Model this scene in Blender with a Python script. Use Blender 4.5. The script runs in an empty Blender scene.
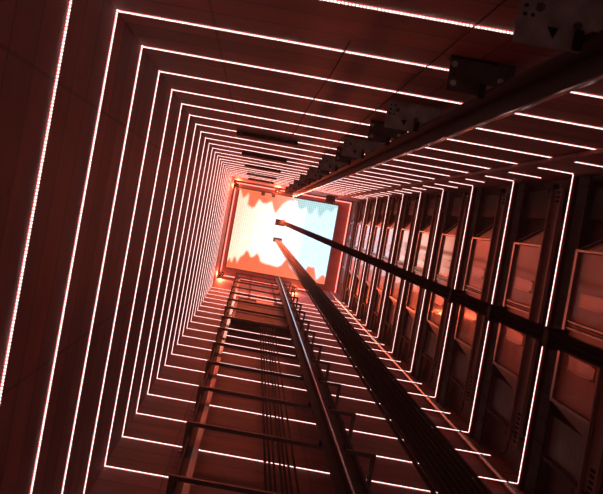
import bpy, bmesh, math, random
from mathutils import Vector, Matrix
random.seed(7)
SC = bpy.context.scene
COL = SC.collection

# ------------------------------------------------------------------ camera
K = 1.5 / 1400.0              # plan unit -> metres
CAMZ = 1.6                    # eye height above the pit floor


def Z(level):                 # storey level (1 level = 1.5 m) -> world z
    return CAMZ + 1.5 * level


cam_data = bpy.data.cameras.new('camera')
cam = bpy.data.objects.new('camera', cam_data)
COL.objects.link(cam)
roll = 0.177
c_, s_ = math.cos(roll), math.sin(roll)
M = Matrix(((c_, -s_, 0, 0), (-s_, -c_, 0, 0), (0, 0, -1, 0), (0, 0, 0, 1)))
cam.matrix_world = Matrix.Translation((0, 0, CAMZ)) @ M
cam_data.sensor_width = 36
cam_data.lens = 1400 * 36 / 603
cam_data.shift_x = 45 / 603
cam_data.shift_y = -35.5 / 603
cam_data.clip_start = 0.02
cam_data.clip_end = 200
SC.camera = cam
cam_data.dof.use_dof = True
cam_data.dof.focus_distance = 26
cam_data.dof.aperture_fstop = 13

# ------------------------------------------------------------------ world, exposure
w = bpy.data.worlds.new('world')
SC.world = w
w.use_nodes = True
w.node_tree.nodes['Background'].inputs[0].default_value = (0.0, 0.0, 0.0, 1)
w.node_tree.nodes['Background'].inputs[1].default_value = 0.0
vs_ = w.node_tree.nodes.new('ShaderNodeVolumeScatter')     # thin haze in the air of the shaft
vs_.inputs['Density'].default_value = 0.0025
vs_.inputs['Anisotropy'].default_value = 0.75
w.node_tree.links.new(vs_.outputs[0], w.node_tree.nodes['World Output'].inputs['Volume'])
SC.view_settings.view_transform = 'Standard'
SC.view_settings.look = 'None'
SC.view_settings.gamma = 1
SC.view_settings.exposure = 0.22
SC.view_settings.use_curve_mapping = False
LED_RGB = (1.0, 0.7, 0.64)
FRINGE_POWER = 0.9
SPOT_POWER = 680.0
SPOT_RGB = (1.0, 0.13, 0.05)
LED_POWER = 2.6
SCREEN_POWER = 1.5

# ------------------------------------------------------------------ materials


def mat(name, base, rough=0.6, metal=0.0, noise=0.0, scale=6.0, bump=0.0, stretch=(1, 1, 1), spots=0.0, coat=0.0):
    m = bpy.data.materials.new(name)
    m.use_nodes = True
    nt = m.node_tree
    b = nt.nodes['Principled BSDF']
    b.inputs['Base Color'].default_value = (*base, 1)
    b.inputs['Roughness'].default_value = rough
    b.inputs['Metallic'].default_value = metal
    if max(base) < 0.06:
        b.inputs['Specular IOR Level'].default_value = 0.12
    if coat:
        b.inputs['Coat Weight'].default_value = coat
        b.inputs['Coat Roughness'].default_value = 0.07
    if noise or bump:
        tc = nt.nodes.new('ShaderNodeTexCoord')
        mp = nt.nodes.new('ShaderNodeMapping')
        mp.inputs['Scale'].default_value = stretch
        nz = nt.nodes.new('ShaderNodeTexNoise')
        nz.inputs['Scale'].default_value = scale
        nz.inputs['Detail'].default_value = 6
        nt.links.new(tc.outputs['Object'], mp.inputs[0])
        nt.links.new(mp.outputs[0], nz.inputs['Vector'])
        if noise:
            r = nt.nodes.new('ShaderNodeMapRange')
            r.inputs['From Min'].default_value = 0.3
            r.inputs['From Max'].default_value = 0.7
            r.inputs['To Min'].default_value = 1 - noise
            r.inputs['To Max'].default_value = 1 + noise * 0.6
            mx = nt.nodes.new('ShaderNodeVectorMath')
            mx.operation = 'SCALE'
            mx.inputs[0].default_value = base
            nt.links.new(nz.outputs['Fac'], r.inputs['Value'])
            nt.links.new(r.outputs[0], mx.inputs['Scale'])
            nt.links.new(mx.outputs[0], b.inputs['Base Color'])
        if bump:
            bp = nt.nodes.new('ShaderNodeBump')
            bp.inputs['Strength'].default_value = bump
            bp.inputs['Distance'].default_value = 0.02
            nt.links.new(nz.outputs['Fac'], bp.inputs['Height'])
            nt.links.new(bp.outputs[0], b.inputs['Normal'])
    return m


def concrete(name, base, along):
    """board-marked concrete: horizontal pour lines every 0.5 m, panel joints, blotches"""
    m = bpy.data.materials.new(name)
    m.use_nodes = True
    nt = m.node_tree
    N, L = nt.nodes.new, nt.links.new
    b = nt.nodes['Principled BSDF']
    b.inputs['Roughness'].default_value = 0.62
    tc = N('ShaderNodeTexCoord')
    sp = N('ShaderNodeSeparateXYZ')
    L(tc.outputs['Object'], sp.inputs[0])

    def math_(op, a, bb=None, cc=None):
        n = N('ShaderNodeMath')
        n.operation = op
        for i, v in enumerate((a, bb, cc)):
            if v is None:
                continue
            if isinstance(v, (int, float)):
                n.inputs[i].default_value = v
            else:
                L(v, n.inputs[i])
        return n.outputs[0]
    # pour bands: each 0.5 m board gets its own tone
    zz = math_('DIVIDE', sp.outputs['Z'], 0.5)
    fl = math_('FLOOR', zz)
    fr = math_('FRACT', zz)
    wn = N('ShaderNodeTexWhiteNoise')
    wn.noise_dimensions = '1D'
    L(fl, wn.inputs['W'])
    band = math_('MULTIPLY_ADD', wn.outputs['Value'], 0.35, 0.82)
    seam = math_('GREATER_THAN', fr, 0.06)
    seam = math_('MULTIPLY_ADD', seam, 0.45, 0.55)
    # panel joints along the wall every 1.25 m
    al = math_('FRACT', math_('DIVIDE', math_('ADD', sp.outputs[along], 0.37), 1.25))
    jt = math_('MULTIPLY_ADD', math_('GREATER_THAN', al, 0.012), 0.35, 0.65)
    nz = N('ShaderNodeTexNoise')
    nz.inputs['Scale'].default_value = 1.3
    nz.inputs['Detail'].default_value = 8
    nz.inputs['Roughness'].default_value = 0.65
    L(tc.outputs['Object'], nz.inputs['Vector'])
    bl = math_('MULTIPLY_ADD', nz.outputs['Fac'], 1.3, 0.35)
    # tie holes / stains
    vo = N('ShaderNodeTexVoronoi')
    vo.inputs['Scale'].default_value = 2.1
    L(tc.outputs['Object'], vo.inputs['Vector'])
    ho = math_('MULTIPLY_ADD', math_('GREATER_THAN', vo.outputs['Distance'], 0.045), 0.5, 0.5)
    t = math_('MULTIPLY', math_('MULTIPLY', band, seam), math_('MULTIPLY', math_('MULTIPLY', jt, bl), ho))
    mx = N('ShaderNodeVectorMath')
    mx.operation = 'SCALE'
    mx.inputs[0].default_value = base
    L(t, mx.inputs['Scale'])
    L(mx.outputs[0], b.inputs['Base Color'])
    bp = N('ShaderNodeBump')
    bp.inputs['Strength'].default_value = 0.25
    bp.inputs['Distance'].default_value = 0.01
    L(t, bp.inputs['Height'])
    L(bp.outputs[0], b.inputs['Normal'])
    return m


def led(name, axis):
    m = bpy.data.materials.new(name)
    m.use_nodes = True
    nt = m.node_tree
    nt.nodes.clear()
    N, L = nt.nodes.new, nt.links.new
    out = N('ShaderNodeOutputMaterial')
    em = N('ShaderNodeEmission')
    em.inputs[0].default_value = (*LED_RGB, 1)
    tc = N('ShaderNodeTexCoord')
    sp = N('ShaderNodeSeparateXYZ')
    L(tc.outputs['Object'], sp.inputs[0])
    mu = N('ShaderNodeMath')
    mu.operation = 'MULTIPLY'
    mu.inputs[1].default_value = 2 * math.pi / 0.0145      # one diode every 14.5 mm
    L(sp.outputs[axis], mu.inputs[0])
    sn = N('ShaderNodeMath')
    sn.operation = 'SINE'
    L(mu.outputs[0], sn.inputs[0])
    mr = N('ShaderNodeMapRange')
    mr.inputs['From Min'].default_value = -0.7
    mr.inputs['From Max'].default_value = 0.3
    mr.inputs['To Min'].default_value = LED_POWER * 0.08
    mr.inputs['To Max'].default_value = LED_POWER * 1.5
    L(sn.outputs[0], mr.inputs['Value'])
    L(mr.outputs[0], em.inputs[1])
    L(em.outputs[0], out.inputs[0])
    return m


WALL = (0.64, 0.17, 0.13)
m_wall_x = concrete('concrete_x', WALL, 'X')
m_wall_y = concrete('concrete_y', WALL, 'Y')
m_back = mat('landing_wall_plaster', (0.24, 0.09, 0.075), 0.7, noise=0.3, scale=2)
m_floor = mat('pit_floor_concrete', (0.2, 0.18, 0.17), 0.8, noise=0.3, scale=3)
m_ceil = mat('ceiling_paint', (0.5, 0.2, 0.17), 0.6, noise=0.2, scale=3)
m_trim = mat('ceiling_trim_paint', (0.55, 0.2, 0.17), 0.5, noise=0.1, scale=4)
m_dark = mat('dark_painted_steel', (0.04, 0.025, 0.023), 0.65, 0.0, noise=0.4, scale=8)
m_darker = mat('black_steel', (0.014, 0.01, 0.01), 0.75, 0.0, noise=0.3, scale=8)
m_paint = mat('primed_steel', (0.2, 0.12, 0.105), 0.5, 0.4, noise=0.35, scale=9)
m_galv = mat('galvanised_steel', (0.36, 0.3, 0.28), 0.5, 0.35, noise=0.35, scale=14, spots=1)
m_galvd = mat('weathered_steel', (0.1, 0.085, 0.08), 0.55, 0.4, noise=0.4, scale=14)
m_mach = mat('machined_steel', (0.7, 0.68, 0.68), 0.16, 1.0, noise=0.12, scale=20, stretch=(1, 1, 0.05))
m_rail = mat('rail_mill_steel', (0.04, 0.022, 0.02), 0.6, 0.1, noise=0.3, scale=10, stretch=(1, 1, 0.1))
m_door = mat('door_sheet_steel', (0.66, 0.13, 0.06), 0.5, 0.3, noise=0.12, scale=3, stretch=(1, 1, 0.3), coat=0.85)
m_door_low = mat('door_sheet_steel_satin', (0.68, 0.14, 0.06), 0.5, 0.3, noise=0.15, scale=3, stretch=(1, 1, 0.3), coat=0.15)
m_doorrib = mat('door_stiffener_steel', (0.45, 0.13, 0.08), 0.36, 0.9, noise=0.15, scale=5, coat=0.5)
m_frame = mat('door_frame_steel', (0.26, 0.19, 0.18), 0.36, 0.7, noise=0.2, scale=7)
m_chan = mat('primed_channel_steel', (0.3, 0.12, 0.1), 0.55, 0.2, noise=0.25, scale=9)
m_rope = mat('rope_wire', (0.012, 0.01, 0.01), 0.7, 0.0, bump=0.5, scale=60)
m_ropeb = mat('rope_wire_bright', (0.11, 0.085, 0.08), 0.45, 0.7, bump=0.5, scale=60)
m_rubber = mat('black_rubber', (0.07, 0.04, 0.036), 0.65, noise=0.3, scale=12)
m_bolt = mat('bolt_zinc', (0.5, 0.4, 0.36), 0.35, 0.9, noise=0.2, scale=40)
m_hole = mat('slot_hole_shadowless_black', (0.01, 0.008, 0.008), 0.9, noise=0.1)
m_hole.name = 'slot_hole'
m_weight = mat('cast_iron_weight', (0.035, 0.02, 0.018), 0.6, 0.4, noise=0.4, scale=6)
m_label = mat('white_enamel', (0.75, 0.7, 0.62), 0.5, noise=0.15, scale=20)
m_led_x = led('led_diodes_x', 'X')
m_led_y = led('led_diodes_y', 'Y')
m_fringe = bpy.data.materials.new('added_red_fringe')  # added glow: red fringe along the strips and extra red light
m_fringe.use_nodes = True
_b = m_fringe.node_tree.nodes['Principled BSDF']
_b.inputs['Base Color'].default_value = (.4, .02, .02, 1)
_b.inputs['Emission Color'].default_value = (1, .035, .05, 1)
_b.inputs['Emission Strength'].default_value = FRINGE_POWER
m_led_c = bpy.data.materials.new('cove_light')
m_led_c.use_nodes = True
m_led_c.node_tree.nodes['Principled BSDF'].inputs['Emission Color'].default_value = (1, .22, .18, 1)
m_led_c.node_tree.nodes['Principled BSDF'].inputs['Emission Strength'].default_value = 2.4
m_pipe = mat('ribbed_conduit', (0.22, 0.17, 0.16), 0.35, 0.7, noise=0.15, scale=15)

# ------------------------------------------------------------------ mesh helpers


class MB:
    """collects boxes, prisms and tubes; build() links them as ONE mesh object"""

    def __init__(self):
        self.bm = bmesh.new()

    def box(self, x0, x1, y0, y1, z0, z1, bevel=0.0):
        bm = self.bm if not bevel else bmesh.new()
        xs, ys, zs = sorted((x0, x1)), sorted((y0, y1)), sorted((z0, z1))
        v = [bm.verts.new((x, y, z)) for x in xs for y in ys for z in zs]
        for f in ((0, 1, 3, 2), (4, 6, 7, 5), (0, 4, 5, 1), (2, 3, 7, 6), (0, 2, 6, 4), (1, 5, 7, 3)):
            bm.faces.new([v[i] for i in f])
        if bevel:
            bmesh.ops.bevel(bm, geom=bm.edges[:], offset=bevel, segments=1, affect='EDGES')
            me = bpy.data.meshes.new('tmp')
            bm.to_mesh(me)
            bm.free()
            self.bm.from_mesh(me)
            bpy.data.meshes.remove(me)
        return self

    def prism(self, pts, axis, a, b):
        """closed outline pts (two coords) extruded along axis from a to b"""
        def P(p, t):
            if axis == 'z':
                return (p[0], p[1], t)
            if axis == 'y':
                return (p[0], t, p[1])
            return (t, p[0], p[1])
        v0 = [self.bm.verts.new(P(p, a)) for p in pts]
        v1 = [self.bm.verts.new(P(p, b)) for p in pts]
        n = len(pts)
        self.bm.faces.new(v0)
        self.bm.faces.new(v1[::-1])
        for i in range(n):
            self.bm.faces.new((v0[i], v1[i], v1[(i + 1) % n], v0[(i + 1) % n]))
        return self

    def tube(self, pts, r, n=10, rings=None):
        """round tube through the points"""
        pts = [Vector(p) for p in pts]
        rows = []
        for i, p in enumerate(pts):
            d = (pts[min(i + 1, len(pts) - 1)] - pts[max(i - 1, 0)]).normalized()
            a = Vector((1, 0, 0)) if abs(d.x) < 0.8 else Vector((0, 1, 0))
            e1 = d.cross(a).normalized()
            e2 = d.cross(e1)
            rr = rings[i] if rings else r
            rows.append([self.bm.verts.new(p + e1 * rr * math.cos(2 * math.pi * k / n) + e2 * rr * math.sin(2 * math.pi * k / n)) for k in range(n)])
        for a, b in zip(rows, rows[1:]):
            for k in range(n):
                self.bm.faces.new((a[k], a[(k + 1) % n], b[(k + 1) % n], b[k]))
        self.bm.faces.new(rows[0][::-1])
        self.bm.faces.new(rows[-1])
        return self

    def build(self, name, m, parent=None, smooth=False, origin=None):
        bmesh.ops.recalc_face_normals(self.bm, faces=self.bm.faces[:])
        me = bpy.data.meshes.new(name)
        if origin is not None:
            bmesh.ops.translate(self.bm, verts=self.bm.verts[:], vec=-Vector(origin))
        if smooth:
            for f in self.bm.faces:
                f.smooth = len(f.verts) == 4
        self.bm.to_mesh(me)
        self.bm.free()
        for mm in (m if isinstance(m, (list, tuple)) else [m]):
            me.materials.append(mm)
        o = bpy.data.objects.new(name, me)
        COL.objects.link(o)
        if origin is not None:
            o.location = origin
        if parent:
            o.parent = parent
        return o


def tag(o, label, cat, group=None, kind=None):
    if label:
        o['label'] = label
    if cat:
        o['category'] = cat
    if group:
        o['group'] = group
    if kind:
        o['kind'] = kind
    return o


def empty(name, loc=(0, 0, 0)):
    o = bpy.data.objects.new(name, None)
    o.empty_display_size = 0.1
    COL.objects.link(o)
    o.location = loc
    return o


def copy_tree(o, parent=None):
    c = o.copy()
    COL.objects.link(c)
    c.parent = parent
    for ch in [x for x in COL.objects if x.parent == o]:
        copy_tree(ch, c)
    return c


def U(v):
    return v * K


ORD = ['zeroth', 'first', 'second', 'third', 'fourth', 'fifth', 'sixth', 'seventh', 'eighth', 'ninth', 'tenth', 'eleventh',
       'twelfth', 'thirteenth', 'fourteenth', 'fifteenth', 'sixteenth', 'seventeenth', 'eighteenth', 'nineteenth', 'twentieth',
       'twenty-first', 'twenty-second', 'twenty-third', 'twenty-fourth', 'twenty-fifth']

# plan coordinates (units): camera at 0,0
XL, XR, YT, YB = -803.0, 2800.0, -806.0, 2119.0
XLED, YPIER = 2634.0, 1915.0
TOPL = 30.0
C0 = 3.63                     # level of ring 0

# ------------------------------------------------------------------ structure
T = 0.2


def struct(name, mb, m):
    o = mb.build(name, m)
    o['kind'] = 'structure'
    return o


struct('floor', MB().box(U(XL) - T, U(XR) + T, U(YT) - T, U(YB) + T, -T, 0), m_floor)
struct('wall_left', MB().box(U(XL) - T, U(XL), U(YT) - T, U(YB) + T, 0, Z(TOPL) + T), m_wall_y)
struct('wall_back', MB().box(U(XL), U(XR) + T, U(YT) - T, U(YT), 0, Z(TOPL) + T), m_wall_x)
struct('wall_front', MB().box(U(XL), U(XR) + T, U(YB), U(YB) + T, 0, Z(TOPL) + T), m_wall_x)
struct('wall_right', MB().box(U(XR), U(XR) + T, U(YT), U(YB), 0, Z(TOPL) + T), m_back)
struct('ceiling', MB().box(U(XL), U(XR), U(YT), U(YB), Z(TOPL), Z(TOPL) + T), m_ceil)
struct('trim_1', MB().box(U(2250), U(XR), U(1975), U(YB), 0, Z(TOPL)), m_wall_x)        # projecting corner pier
# light cove moulding where the walls meet the ceiling
cz0, cz1 = Z(TOPL) - 0.16, Z(TOPL)
cv = MB()
cv.box(U(XL), U(XL) + 0.05, U(YT), U(YB), cz0, cz1).box(U(XL) + 0.05, U(XR), U(YT), U(YT) + 0.05, cz0, cz1)
cv.box(U(XL) + 0.05, U(2250), U(YB) - 0.05, U(YB), cz0, cz1).box(U(XR) - 0.05, U(XR), U(YT) + 0.05, U(1975), cz0, cz1)
struct('trim_2', cv, m_trim)

# ------------------------------------------------------------------ LED rings
LS = 0.006      # strip section


def make_ring(idx):
    l = C0 + idx
    z = Z(l)
    right = idx % 2 == 1
    root = empty('light_ring', (U(XL), U(YT), z))
    o = (U(XL), U(YT), z)
    h = LS / 2
    def strip(x0, x1, y0, y1, side, m):
        """plan rectangle of a strip; side = face of the wall it sits on"""
        B_ = .003
        ax = dict(left=(B_, B_, 0, 0), right=(-B_, -B_, 0, 0), top=(0, 0, B_, B_), bottom=(0, 0, -B_, -B_))[side]
        ob = MB().box(x0 + ax[0], x1 + ax[1], y0 + ax[2], y1 + ax[3], z - h, z + h).build('light_strip', m, origin=o)
        ob.location = (0, 0, 0)
        ob.parent = root
        if side == 'left':
            r = (x0, x0 + B_, y0, y1)
        elif side == 'right':
            r = (x1 - B_, x1, y0, y1)
        elif side == 'top':
            r = (x0, x1, y0, y0 + B_)
        else:
            r = (x0, x1, y1 - B_, y1)
        bb = MB().box(*r, z - .007, z + .007).build('red_fringe_glow', m_fringe, origin=o)  # glowing layer added behind the strip for its red fringe
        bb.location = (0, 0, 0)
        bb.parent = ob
    e = .004
    strip(U(XL), U(XL) + LS, U(YT), U(YB), 'left', m_led_y)
    strip(U(XL) + LS + e, U(XLED if right else 2640 - 90 * (idx % 4 == 0)), U(YT), U(YT) + LS, 'top', m_led_x)
    strip(U(XL) + LS + e, U(2250), U(YB) - LS, U(YB), 'bottom', m_led_x)
    strip(U(2250) - LS, U(XLED), U(YPIER), U(YPIER) + LS, 'bottom', m_led_x)
    strip(U(2250) - LS, U(2250), U(YPIER) + LS, U(YB) - LS - e, 'right', m_led_y)
    if right:
        strip(U(XLED), U(XLED) + LS, U(YT) + LS + e, U(YPIER) - e, 'right', m_led_y)
    # holders between pier and strip, hidden under the strip
    n = idx + 1
    if idx < 0:
        lab = 'white LED strip ring on the shaft walls just below the camera view'
    else:
        lab = 'white LED strip ring around the shaft walls, %s one counting up from the camera' % ORD[n]
    tag(root, lab, 'light', 'LED strip rings lining the shaft')


BOXES = [10.55, 14.2, 17.9, 21.6, 25.3]
for i in range(-2, 23):
    make_ring(i)
root = empty('light_ring', (U(XL) + .05, U(YT) + .05, Z(TOPL) - .12))
og = root.location.copy()
zc, e = Z(TOPL) - .12, .05
for mb, m in ((MB().box(U(XL) + e, U(XL) + e + .03, U(YT) + e, U(YB) - e, zc, zc + .03), m_led_c),
              (MB().box(U(XR) - e - .03, U(XR) - e, U(YT) + e, U(1975), zc, zc + .03), m_led_c),
              (MB().box(U(XL) + e + .03, U(XR) - e - .03, U(YT) + e, U(YT) + e + .03, zc, zc + .03), m_led_c),
              (MB().box(U(XL) + e + .03, U(2250), U(YB) - e - .03, U(YB) - e, zc, zc + .03), m_led_c)):
    q = mb.build('light_strip', m, origin=og)
    q.location = (0, 0, 0)
    q.parent = root
tag(root, 'pinkish cove light line where the walls meet the ceiling around the screen', 'light')

# ------------------------------------------------------------------ ceiling screen
SX0, SX1, SY0, SY1 = -608.0, 2378.0, -600.0, 1790.0
TOPP = [(0, 0), (.015, .02), (.045, .11), (.075, .08), (.098, .026), (.108, .2), (.13, .19), (.15, .215), (.18, .19), (.206, .097), (.225, .10), (.248, .13), (.29, .125),
        (.34, .09), (.356, .15), (.392, .235), (.43, .15), (.455, .09), (.48, .06), (.52, .04), (.545, .05), (.57, .02), (.59, .05), (.61, .12), (.645, .13), (.69, .08),
        (.71, .15), (.735, .175), (.76, .14), (.795, .06), (.815, .15), (.84, .19), (.87, .12), (.9, .07), (.935, .10), (.96, .07), (.98, .03), (1, .03)]
BOTP = [(0, .93), (.02, .88), (.045, .94), (.06, .86), (.085, .87), (.10, .93), (.12, .85), (.15, .82), (.175, .75), (.205, .78), (.225, .83), (.25, .82), (.285, .765),
        (.31, .80), (.33, .86), (.37, .875), (.42, .88), (.50, .89), (.54, .86), (.56, .81), (.585, .765), (.61, .79), (.63, .86), (.66, .885), (.72, .94), (.77, .93),
        (.80, .83), (.81, .805), (.84, .82), (.865, .805), (.885, .85), (.91, .965), (.935, .93), (.96, .885), (.985, .89), (1, .92)]


def prof(P, s):
    for (a, b), (c, d) in zip(P, P[1:]):
        if a <= s <= c:
            return b + (d - b) * (s - a) / max(c - a, 1e-6)
    return P[-1][1]


def lerp(a, b, t):
    t = max(0.0, min(1.0, t))
    return tuple(x + (y - x) * t for x, y in zip(a, b))


def screen_colour(s, t):
    acc = [0, 0, 0]
    for a in (-.007, 0, .007):
        for b in (-.009, 0, .009):
            c = screen_sample(min(1, max(0, s + a)), min(1, max(0, t + b)))
            acc = [p + q / 9 for p, q in zip(acc, c)]
    return tuple(acc)


def screen_sample(s, t):
    cream, white, blue = (1.2, .53, .36), (1.4, 1.02, .85), (.56, .82, 1.05)
    base = lerp(cream, white, (s + .12 * t) / .42)
    base = lerp(base, blue, (s - .42) / .3)
    base = lerp(base, (1.1, .75, .42), (t - .6) * 1.2 * (1 - s / .5) if s < .5 else 0)
    base = tuple(x * SCREEN_POWER for x in base)
    o_l, o_m, o_r = (1.05, .2, .09), (1.0, .42, .28), (.5, .86, .88)
    top = prof(TOPP, s)
    bot = prof(BOTP, s)
    if t < top:
        c = lerp(o_l, o_m, (s - .25) / .25)
        c = lerp(c, o_r, (s - .48) / .14)
        return c
    if t > bot:
        return lerp((1.1, .17, .07), (1.15, .26, .13), s)
    e = min(t - top, bot - t)
    return lerp(lerp(o_m, base, .5) if s < .5 else base, base, e / .03)


def make_screen():
    z = Z(TOPL) - 0.15
    root = empty('display_screen', (U((SX0 + SX1) / 2), U((SY0 + SY1) / 2), z))
    ox, oy, oz = root.location
    nx, ny = 150, 120
    me = bpy.data.meshes.new('screen_panel')
    vs = [(U(SX0 + (SX1 - SX0) * i / nx) - ox, U(SY0 + (SY1 - SY0) * j / ny) - oy, 0) for j in range(ny + 1) for i in range(nx + 1)]
    fs = [(j * (nx + 1) + i, (j + 1) * (nx + 1) + i, (j + 1) * (nx + 1) + i + 1, j * (nx + 1) + i + 1) for j in range(ny) for i in range(nx)]
    nb = len(vs)
    cor = [0, nx, (ny + 1) * (nx + 1) - 1, ny * (nx + 1)]
    vs += [(vs[c][0], vs[c][1], 0.06) for c in cor]
    fs.append((nb, nb + 1, nb + 2, nb + 3))
    me.from_pydata(vs, [], fs)
    ca = me.color_attributes.new('picture', 'FLOAT_COLOR', 'POINT')
    for j in range(ny + 1):
        for i in range(nx + 1):
            ca.data[j * (nx + 1) + i].color = (*screen_colour(i / nx, j / ny), 1)
    m = bpy.data.materials.new('screen_picture')
    m.use_nodes = True
    nt = m.node_tree
    nt.nodes.clear()
    N, L = nt.nodes.new, nt.links.new
    out, em, at = N('ShaderNodeOutputMaterial'), N('ShaderNodeEmission'), N('ShaderNodeVertexColor')
    at.layer_name = 'picture'
    tc, br = N('ShaderNodeTexCoord'), N('ShaderNodeTexBrick')
    br.offset = 0
    br.inputs['Scale'].default_value = 1
    br.inputs['Brick Width'].default_value = 0.064
    br.inputs['Row Height'].default_value = 0.064
    br.inputs['Mortar Size'].default_value = 0.006
    br.inputs['Color1'].default_value = (1, 1, 1, 1)
    br.inputs['Color2'].default_value = (.9, .9, .9, 1)
    br.inputs['Mortar'].default_value = (.6, .6, .6, 1)
    L(tc.outputs['Object'], br.inputs['Vector'])
    mx = N('ShaderNodeMix')
    mx.data_type = 'RGBA'
    mx.blend_type = 'MULTIPLY'
    mx.inputs[0].default_value = 1
    L(at.outputs['Color'], mx.inputs[6])
    L(br.outputs['Color'], mx.inputs[7])
    L(mx.outputs[2], em.inputs[0])
    L(em.outputs[0], out.inputs[0])
    me.materials.append(m)
    o = bpy.data.objects.new('screen_panel', me)
    COL.objects.link(o)
    o.parent = root
    f = MB()
    a, b = 0.045, 0.02
    X0, X1, Y0, Y1 = U(SX0) - ox, U(SX1) - ox, U(SY0) - oy, U(SY1) - oy
    f.box(X0 - a, X0, Y0 - a, Y1 + a, -b, 0.12).box(X1, X1 + a, Y0 - a, Y1 + a, -b, 0.12)
    f.box(X0, X1, Y0 - a, Y0, -b, 0.12).box(X0, X1, Y1, Y1 + a, -b, 0.12)
    f.build('bezel', m_galv, root)
    tag(root, 'glowing ceiling screen at the shaft top with orange jagged edges', 'screen')


make_screen()

# ------------------------------------------------------------------ landing doors on the right wall (one per storey)


def make_bay():
    """local frame: origin at plan (XLED+20, 0), z = sill strip level; lengths in metres, y from plan units"""
    root = empty('landing_door', (0, 0, 0))
    lv = 1.5

    def B(x0, x1, y0, y1, l0, l1, bev=0.0):
        return MB().box(U(x0), U(x1), U(y0), U(y1), lv * l0, lv * l1, bev)
    # sill carrying the light strip
    s = B(20, 146, -785, 1970, -0.012, 0.035, 0.004)
    s.build('sill', m_dark, root)
    g = B(55, 70, -785, 1970, -0.30, -0.013)
    for y in range(-700, 1900, 200):
        g.box(U(45), U(55), U(y), U(y + 12), lv * -0.29, lv * -0.02)
    g.build('toe_guard', m_darker, root)
    # perforated strut channel
    ch = B(30, 62, -690, 1690, 0.34, 0.365)
    ch.box(U(30), U(62), U(-690), U(1690), lv * .655, lv * .68)
    ch.box(U(58), U(66), U(-690), U(1690), lv * .365, lv * .655)
    c = ch.build('strut_channel', m_chan, root)
    h = MB()
    for y in list(range(-670, -560, 42)) + list(range(1390, 1680, 42)):
        h.box(U(55), U(58), U(y), U(y + 22), lv * .46, lv * .56)
    h.build('slot', m_hole, c)['kind'] = 'stuff'
    # frame: jambs, header
    j = B(34, 60, -160, -138, 0.7, 1.68, 0.004)
    j.box(U(34), U(60), U(1085), U(1112), lv * .7, lv * 1.68)
    j.box(U(34), U(62), U(-160), U(1112), lv * 1.62, lv * 1.68)
    j.box(U(40), U(66), U(430), U(440), lv * .7, lv * 1.66)
    j.box(U(40), U(66), U(486), U(496), lv * .7, lv * 1.66)
    j.build('door_frame', m_frame, root)
    pr = B(48, 56, 441, 485, 0.71, 1.65)
    p = pr.build('perforated_rail', m_doorrib, root)
    h = MB()
    k = 0.73
    while k < 1.62:
        h.box(U(45.5), U(48), U(447), U(461), lv * k, lv * (k + .018))
        h.box(U(45.5), U(48), U(466), U(480), lv * (k + .012), lv * (k + .03))
        k += 0.04
    h.build('slot', m_hole, p)['kind'] = 'stuff'
    # two sliding leaves, each with a folded stiffener
    for (y0, y1, a, b) in ((-137, 429, 190, 300), (497, 1084, 700, 812)):
        d = B(60, 76, y0, y1, 0.72, 1.65, 0.003).build('door_panel', m_door if y0 < 0 else m_door_low, root)
        st = MB()
        y0_, y1_ = U(a), U(b)
        st.box(y0=y0_, y1=y1_, x0=U(60), x1=U(56), z0=lv * .82, z1=lv * 1.42)
        for q in (a, b - 12):
            st.prism([(U(60), lv * .80), (U(40), lv * .85), (U(40), lv * 1.40), (U(60), lv * 1.46)], 'y', U(q), U(q + 12))
        st.build('stiffener', m_doorrib, d)
    # dark liners closing the gap between leaf and next toe guard
    B(64, 78, -137, 1084, 1.66, 1.675).build('header_lip', m_dark, root)
    # upper gusset (tapered plate) and lower gusset
    g1 = MB().prism([(U(-160), lv * .75), (U(-345), lv * .62), (U(-160), lv * 1.62)], 'x', U(66), U(74)).build('gusset', m_paint, root)
    e = MB()
    e.prism([(U(-345), lv * .60), (U(-357), lv * .62), (U(-172), lv * 1.62), (U(-160), lv * 1.61)], 'x', U(48), U(66))
    e.build('brace', m_dark, root)
    g2 = MB().prism([(U(1113), lv * .62), (U(1235), lv * .64), (U(1113), lv * 1.6)], 'x', U(40), U(52)).build('gusset', m_paint, root)
    # post and tie bar below the opening
    B(56, 78, 1575, 1597, 0.04, 1.67).build('tie_bar', m_dark, root)
    B(96, 104, 1240, 1560, 0.64, 1.66, 0.003).build('cover_panel', m_paint, root)
    B(100, 112, -785, 1970, 0.04, 0.33).build('gap_shade_sheet', m_darker, root)  # black sheet standing in for the shade in the gap above the sill
    B(96, 104, -690, -420, 0.64, 1.66, 0.003).build('cover_panel', m_dark, root)
    # small drive box near the top corner
    mb = B(40, 100, -745, -690, 0.66, 0.86, 0.01)
    mb.tube([(U(60), U(-690), lv * .76), (U(60), U(-655), lv * .76)], 0.03, 12)
    mb.build('drive_box', m_darker, root)
    cb = MB()
    pts = [(U(70), U(1640), lv * .9), (U(60), U(1690), lv * .75), (U(60), U(1760), lv * .7), (U(70), U(1830), lv * .8), (U(80), U(1880), lv * .98)]
    cb.tube(pts, 0.008, 6)
    cb.build('loose_cable', m_darker, root, smooth=True)
    return root


bay = make_bay()
n = 0
for i, idx in enumerate(range(3, 24, 2)):
    o = bay if i == 0 else copy_tree(bay)
    o.location = (U(XLED), 0, Z(C0 + idx))
    tag(o, 'steel landing door with stiffened leaves on the right wall, %s storey up' % ORD[i + 1], 'door', 'landing doors up the right wall')

# ------------------------------------------------------------------ guide rails


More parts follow.
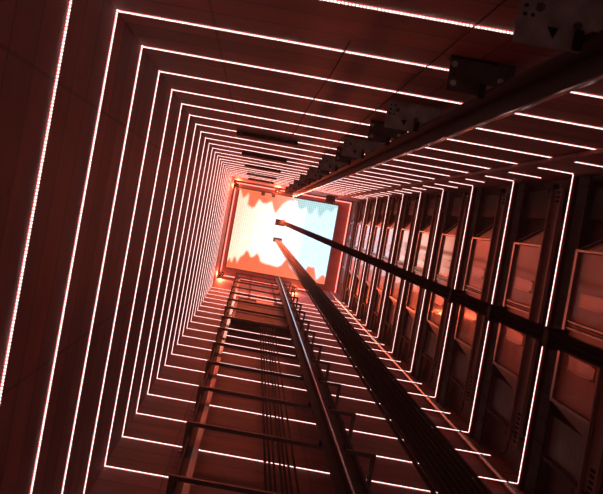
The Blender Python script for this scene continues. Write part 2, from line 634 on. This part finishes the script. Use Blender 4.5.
def t_rail(name, flange, blade, tip, label, m_flange, m_tip, group, tip_rest=None):
    """flange, blade, tip: plan rectangles (x0,x1,y0,y1)"""
    z0, z1 = 0.01, Z(29.2)
    x0, x1, y0, y1 = flange
    root = empty(name, (U((x0 + x1) / 2), U((y0 + y1) / 2), z0))
    org = root.location.copy()

    def part(nm, rects, m):
        b = MB()
        for r in rects:
            b.box(U(r[0]), U(r[1]), U(r[2]), U(r[3]), z0, z1)
        o = b.build(nm, m, origin=org)
        o.location = (0, 0, 0)
        o.parent = root
        return o
    part('flange', [flange, blade] + ([tip_rest] if tip_rest else []), m_flange)
    part('running_blade', [tip], m_tip)
    # fish plates at rail joints (5 m sections)
    for zz in (6.1, 11.1, 16.1, 21.1, 26.1, 31.1, 36.1):
        b = MB()
        if abs(x1 - x0) > abs(y1 - y0):
            s = 1 if (blade[2] + blade[3]) / 2 < (y0 + y1) / 2 else -1
            ya = y1 if s > 0 else y0
            b.box(U(x0), U(x1), U(ya), U(ya + s * 12), zz - .12, zz + .12)
        else:
            s = 1 if (blade[0] + blade[1]) / 2 < (x0 + x1) / 2 else -1
            xa = x1 if s > 0 else x0
            b.box(U(xa), U(xa + s * 12), U(y0), U(y1), zz - .12, zz + .12)
        o = b.build('fish_plate', m_dark, origin=org)
        o.location = (0, 0, 0)
        o.parent = root
    tag(root, label, 'rail', group)
    return root


# car rails: blades face each other across the car
t_rail('guide_rail', (872, 1048, -678, -666), (952, 968, -666, -628), (950, 970, -588, -581),
       'thick dark guide rail running up the upper wall on bolted plates', m_rail, m_mach, 'lift guide rails', (950, 970, -628, -588))
t_rail('guide_rail', (872, 1048, 1795, 1807), (951, 969, 1757, 1795), (952, 968, 1717, 1723),
       'dark guide rail with bright bluish edge in front of the ladder-like brackets', m_rail, m_mach, 'lift guide rails', (950, 970, 1723, 1757))
# counterweight rails
t_rail('guide_rail', (-222, -208, 1850, 1970), (-208, -160, 1904, 1916), (-160, -115, 1902, 1918),
       'orange-lit slim counterweight rail at the left ends of the brackets', m_rail, m_door, 'lift guide rails')  # orange light on this blade is put into its colour via the door material
t_rail('guide_rail', (1160, 1174, 1850, 1970), (1112, 1160, 1904, 1916), (1080, 1112, 1902, 1918),
       'slim dark counterweight rail just right of the bright-edged rail', m_rail, m_dark, 'lift guide rails')

# ------------------------------------------------------------------ bracket plates of the upper car rail


def plate_bracket(light):
    root = empty('rail_bracket', (0, 0, 0))
    X0, X1 = (666, 985) if light else (705, 985)
    m = m_galv if light else m_galvd
    b = MB()
    b.box(U(X0), U(X1), U(YT), U(-704), -0.004, 0.004)
    b.box(U(X0), U(870), U(-704), U(-637 if light else -655), -0.004, 0.004)
    o = b.build('plate', m, root)
    v = MB()
    v.box(U(X0), U(X1), U(YT), U(YT) + 0.008, 0.004, 0.12)        # leg against the wall
    v.box(U(X0), U(870), U(-706), U(-698), 0.004, 0.06)       # stiffening fold
    v.build('upstand', m_galvd, root)
    h = MB()
    if light:
        for (x, y) in ((688, -778), (688, -752), (688, -726), (712, -778), (712, -726)):
            h.box(U(x - 6), U(x + 6), U(y - 5), U(y + 5), -0.0055, -0.004)
        h.prism([(U(760), U(-700)), (U(795), U(-700)), (U(782), U(-665))], 'z', -0.0055, -0.004)
    else:
        h.box(U(705), U(905), U(-806), U(-796), -0.02, -0.004)
        h.box(U(720), U(735), U(-730), U(-724), -0.0055, -0.004)
    h.build('slot', m_hole, o)
    for (x, y) in ((730, -752), (850, -715)) if light else ((722, -770), (928, -730), (730, -690)):
        k = MB()
        k.tube([(U(x), U(y), -0.03), (U(x), U(y), -0.018), (U(x), U(y), -0.0181), (U(x), U(y), -0.004)], .012, 6, [.008, .008, .015, .015])
        k.build('bolt', m_bolt if not light else m_galvd, root)
    cl = MB().box(U(843), U(870), U(-703), U(-642), -0.028, -0.004, 0.004).box(U(843), U(868), U(-690), U(-655), -0.05, -0.028, 0.004)
    cl.build('rail_clip', m_darker, root)
    return root


pl, pd = plate_bracket(True), plate_bracket(False)
k = 0
lev = 3.0
while lev < 29:
    for (src, dl, what) in ((pl, 0.0, 'pale galvanised'), (pd, 1.28, 'dark')):
        L_ = lev + dl
        if L_ > 28.8:
            continue
        o = src if k < 2 else copy_tree(src)
        o.location = (0, 0, Z(L_))
        tag(o, '%s bracket plate holding the thick upper guide rail, %s plate up the wall' % (what, ORD[k + 1]), 'bracket', 'bracket plates along the upper guide rail')
        k += 1
    lev += 3.03

# ------------------------------------------------------------------ U brackets of the counterweight rails


def u_bracket():
    root = empty('rail_bracket', (0, 0, 0))
    r = MB()
    r.box(U(-262), U(1330), U(1772 + 38), U(1776 + 38), -0.024, 0.024)
    r.box(U(-262), U(1330), U(1776 + 38), U(1812 + 38), 0.018, 0.024)
    # the rung sits just behind the car rail's flange
    r.build('crossbar', m_paint, root)
    for x0, x1 in ((-262, -224), (1292, 1330)):
        a = MB().box(U(x0), U(x1), U(1816), U(YB), -0.022, -0.016)
        a.box(U(x0), U(x0 + 6), U(1816), U(YB), -0.016, 0.03)
        s = a.build('arm', m_paint, root)
        h = MB()
        for y in range(1980, 2080, 24):
            h.box(U((x0 + x1) / 2 - 6), U((x0 + x1) / 2 + 6), U(y), U(y + 12), -0.0235, -0.022)
        h.build('slot', m_hole, s)
    f = MB().box(U(-290), U(-262), U(2060), U(2085), -0.015, 0.015)
    f.build('stub', m_frame, root)
    for x in (847, 1049):
        c = MB().box(U(x), U(x + 24), U(1790), U(1812), -0.03, 0.03, 0.004)
        c.tube([(U(x + 12), U(1790), 0), (U(x + 12), U(1778), 0)], 0.012, 6)
        c.build('rail_clip', m_darker, root)
    return root


ub = u_bracket()
lv_ = 4.92
k = 0
while lv_ < 29:
    o = ub if k == 0 else copy_tree(ub)
    o.location = (0, 0, Z(lv_))
    lab = 'dark steel U-shaped bracket across the lower wall, %s rung up' % ORD[k] if k else 'dark steel U-shaped bracket on the lower wall below the view'
    tag(o, lab, 'bracket', 'ladder-like brackets on the lower wall')
    lv_ += 1.685
    k += 1

# ------------------------------------------------------------------ counterweight
z0, z1 = Z(17.0), Z(21.2)
cw = empty('counterweight', (U(480), U(1905), z0))


def cwp(nm, mb, m):
    o = mb.build(nm, m, origin=cw.location.copy())
    o.location = (0, 0, 0)
    o.parent = cw
    return o


cwp('bottom_beam', MB().box(U(-100), U(1065), U(1858), U(1962), z0, z0 + .22, .008), m_dark)
cwp('top_beam', MB().box(U(-100), U(1065), U(1858), U(1962), z1, z1 + .22, .008), m_dark)
for x in (-100, 1020):
    cwp('stile', MB().box(U(x), U(x + 45), U(1862), U(1958), z0 + .22, z1), m_paint)
zz = z0 + .23
while zz < z1 - .3:
    cwp('weight', MB().box(U(-50), U(1015), U(1864), U(1950), zz, zz + .14, .006), m_weight)
    zz += .15
for x in (-104, 1040):
    for zc in (z0 - .05, z1 + .27):
        cwp('guide_shoe', MB().box(U(x - 5), U(x + 34), U(1880), U(1940), zc - .05, zc + .05, .008), m_darker)
cwp('plate', MB().box(U(330), U(690), U(1846), U(1858), z1 - .9, z1 - .1), m_label)
tag(cw, 'dark counterweight hanging between the rails high on the lower wall', 'counterweight')

# ------------------------------------------------------------------ ropes


def rope(nm, x, y, za, zb, r, m, label, group, cat='rope', wob=0.0, bend=None):
    pts = []
    nseg = 2 if not wob else 60
    for i in range(nseg + 1):
        z = za + (zb - za) * i / nseg
        dx = dy = 0.0
        if wob and z > Z(12):
            dx = wob * math.sin(z * 2.1 + x) * (z - Z(12)) / 25
            dy = wob * math.cos(z * 1.7 + y) * (z - Z(12)) / 25
        pts.append((U(x) + dx, U(y) + dy, z))
    o = MB().tube([(p[0] - U(x), p[1] - U(y), p[2] - za) for p in pts], r, 8).build(nm, m, smooth=True)
    o.location = (U(x), U(y), za)
    return tag(o, label, cat, group)


for rr in (.2136, .232, .250, .276, .293, .311, .337):
    rope('steel_rope', rr * 1905, 1905, 0.3, z0 - .001, 0.0105, m_rope, 'thin black rope hanging below the counterweight in front of the lower wall', 'ropes below the counterweight')
for x in (165, 190, 760, 785):
    rope('steel_rope', x, 1905, z1 + .221, Z(29.9), 0.008, m_rope, 'dark hoist rope rising from the counterweight to the ceiling', 'hoist ropes above the counterweight')

# rope bundle from the middle hitch plate
for row, y in enumerate((700, 738)):
    for i in range(8):
        rope('steel_rope', 664 + i * 23 + row * 9, y, 0.25, Z(29.5), 0.0078, m_ropeb, 'steel hoist rope in the broad bundle falling from the lower ceiling plate', 'broad rope bundle')
# flat travelling cable bundle, fanning out a little towards its hitch plate
for (xb, yb) in ((754, 166), (770, 166), (754, 175.5), (770, 175.5), (754, 185), (770, 185)):
    xt, yt = 762 + (xb - 762) * 4, 175 + (yb - 175) * 4 - 4
    o = MB().tube([(0, 0, 0), (U(xt - xb), U(yt - yb), Z(29.4) - .25)], .0047, 8, [.0047, .016]).build('travelling_cable', m_rubber, smooth=True)
    o.location = (U(xb), U(yb), .25)
    tag(o, 'black cable in the narrow bundle falling from the upper ceiling plate across the doors', 'cable', 'narrow cable bundle')

for (x0, x1, y0, y1, lab) in ((625, 890, 655, 785, 'brown square hitch plate under the screen holding the broad rope bundle'),
                              (600, 880, 110, 290, 'brown square hitch plate under the screen holding the narrow cable bundle')):
    hp = empty('hitch_plate', (U((x0 + x1) / 2), U((y0 + y1) / 2), Z(29.5)))
    og = hp.location.copy()
    a = MB().box(U(x0), U(x1), U(y0), U(y1), Z(29.5), Z(29.5) + .03, .004).build('plate', m_galv, origin=og)
    b = MB()
    for (px, py) in ((x0 + 20, y0 + 20), (x1 - 20, y0 + 20), (x0 + 20, y1 - 20), (x1 - 20, y1 - 20)):
        b.tube([(U(px), U(py), Z(29.5) + .03), (U(px), U(py), Z(30) - .152)], .012, 8)
    b = b.build('hanger_rods', m_dark, origin=og)
    for q in (a, b):
        q.location = (0, 0, 0)
        q.parent = hp
    tag(hp, lab, 'plate')

# clips on both bundles
kk = 0
for lv_ in [1.8, 2.41, 3.0, 3.6]:
    o = MB().box(U(738), U(786), U(150), U(155), -.03, .03).box(U(738), U(786), U(195), U(200), -.03, .03)
    o.box(U(738), U(743), U(150), U(200), -.03, .03).box(U(781), U(786), U(150), U(200), -.03, .03)
    o = o.build('cable_clamp', m_rubber)
    o.location = (0, 0, Z(lv_))
    tag(o, 'black clamp around the narrow cable bundle, %s clamp up' % ORD[kk + 1], 'clamp', 'clamps on the narrow cable bundle')
    kk += 1

# ------------------------------------------------------------------ wall services
o = MB().box(U(2120), U(2225), U(YT) + .012, U(YT) + .045, 0.1, Z(29.4), .004).build('cable_trunking', m_wall_x)
tag(o, 'long flat trunking running up the upper wall near the doors', 'trunking')
o = MB()
pts, rad = [], []
zz = 0.1
while zz < Z(29.3):
    pts += [(0, 0, zz), (0, 0, zz + .06)]
    rad += [.030, .036]
    zz += .12
o = o.tube(pts, .03, 12, rad).build('conduit_pipe', m_pipe, smooth=True)
o.location = (U(2545), U(1943), 0)
tag(o, 'shiny ribbed conduit running up the lower right corner behind the light strips', 'pipe')
o = MB().tube([(0, 0, 0.1), (0, 0, Z(29))], .003, 6).build('thin_cable', m_rubber, smooth=True)
o.location = (U(653), U(YT) + LS + .009, 0)
tag(o, 'thin black cable running up the upper wall beside the bracket plates', 'cable')
o = MB()
yw = U(YT) + LS + .009
o = o.tube([(U(268 - 11 * i + 7 * math.sin(i * 1.7)), yw, Z(4.3 + i * 1.0)) for i in range(7)], .003, 6).build('hanging_wire', m_rope, smooth=True)
tag(o, 'thin dark wire running crookedly over the strips of the upper wall, left of the brackets', 'wire')

# dark boxes across the upper wall strips
for q, bl in enumerate(BOXES):
    root = empty('equipment_box', (U(-25), U(YT) + LS, Z(bl)))
    og = root.location.copy()
    a = MB().box(U(-350), U(300), U(YT) + LS + .006, U(YT) + LS + .046, Z(bl) - .16, Z(bl) + .3, .005).build('casing', m_dark, origin=og)
    lugs = [MB().box(U(x - 12), U(x + 12), U(YT) + LS + .006, U(YT) + LS + .056, Z(bl) - .19, Z(bl) - .16).build('mounting_lug', m_galvd, origin=og) for x in (-300, -25, 250)]
    for w_ in [a] + lugs:
        w_.location = (0, 0, 0)
        w_.parent = root
    tag(root, 'flat black box hiding part of the strips on the upper wall, %s box up' % ORD[q + 1], 'box', 'black boxes on the upper wall')

# made-up hooded red spots, added to redden the upper shaft
def added_spot(x, y, tx, ty, tl, label, rgb, power):
    root = empty('added_spot', (U(x), U(y), Z(29.4)))
    d = (Vector((U(tx), U(ty), Z(tl))) - root.location).normalized()
    q = d.to_track_quat('-Z', 'Y')
    root.rotation_mode = 'QUATERNION'
    root.rotation_quaternion = q
    h = MB()
    # open-fronted housing, local -Z forward; hood longer on the underside
    n_ = 14
    ring = lambda r, z: [h.bm.verts.new((r * math.cos(2 * math.pi * k / n_), r * math.sin(2 * math.pi * k / n_), z)) for k in range(n_)]
    a, b, c, e_ = ring(.045, .12), ring(.075, .05), ring(.08, -.07), ring(.074, -.07)
    f_ = ring(.068, .03)
    for p_, r_ in ((a, b), (b, c), (c, e_), (e_, f_)):
        for k_ in range(n_):
            h.bm.faces.new((p_[k_], p_[(k_ + 1) % n_], r_[(k_ + 1) % n_], r_[k_]))
    h.bm.faces.new(a)
    h.bm.faces.new(f_)
    h.build('housing', m_dark, root)
    y_ = MB().box(-.09, -.082, -.02, .02, 0, .2).box(.082, .09, -.02, .02, 0, .2).box(-.09, .09, -.02, .02, .2, .208)
    y_.build('yoke', m_galvd, root)
    ld = bpy.data.lights.new('fill_lamp', 'SPOT')
    ld.energy = power
    ld.color = rgb
    ld.spot_size = math.radians(75)
    ld.spot_blend = 1.0
    ld.shadow_soft_size = .06
    lo = bpy.data.objects.new('fill_lamp', ld)
    COL.objects.link(lo)
    lo.parent = root
    lo.location = (0, 0, -.02)
    tag(root, label, 'light')


added_spot(-700, -640, 2700, 500, 21, 'added red fill light in a small hood at the left ceiling edge, upper one', SPOT_RGB, SPOT_POWER * .55)
added_spot(-700, 1990, 2700, 700, 19, 'added red fill light in a small hood at the left ceiling edge, lower one', SPOT_RGB, SPOT_POWER * .55)
added_spot(1500, 2030, 300, -800, 22, 'added red fill light in a small hood at the lower ceiling edge', SPOT_RGB, SPOT_POWER)
added_spot(500, -700, 500, 2000, 22, 'added red fill light in a small hood at the upper ceiling edge', SPOT_RGB, SPOT_POWER)

# anchor blocks at the ceiling edge
for x, lab in ((100, 'small dark block at the upper edge of the screen, the left one'), (419, 'small dark block at the upper edge of the screen, the right one')):
    o = MB().box(U(x - 55), U(x + 55), U(-610), U(-505), Z(29.75), Z(29.9) - .02, .01)
    o.box(U(x - 20), U(x + 20), U(-570), U(-540), Z(29.6), Z(29.75))
    o = o.build('anchor_block', m_dark)
    tag(o, lab, 'block')

# rope-guard bracket in the far corner beside the screen
gv = empty('governor_bracket', (U(1990), U(-700), Z(28)))
og = gv.location.copy()
a = MB().box(U(1850), U(2110), U(-800), U(-640), Z(28), Z(28) + .05, .005)
parts = [a.build('base', m_darker, origin=og)]
b = MB().tube([(U(1900), U(-700), Z(28) - .05), (U(2040), U(-700), Z(28) - .05)], .12, 20)
parts.append(b.build('wheel', m_darker, origin=og))
for x in (1860, 1920, 1980, 2030, 2080):
    parts.append(MB().box(U(x), U(x + 20), U(-790), U(-600), Z(28) - .25, Z(28), .004).build('fin', m_dark, origin=og))
for p in parts:
    p.location = (0, 0, 0)
    p.parent = gv
tag(gv, 'dark finned pulley bracket in the corner beside the screen', 'bracket')
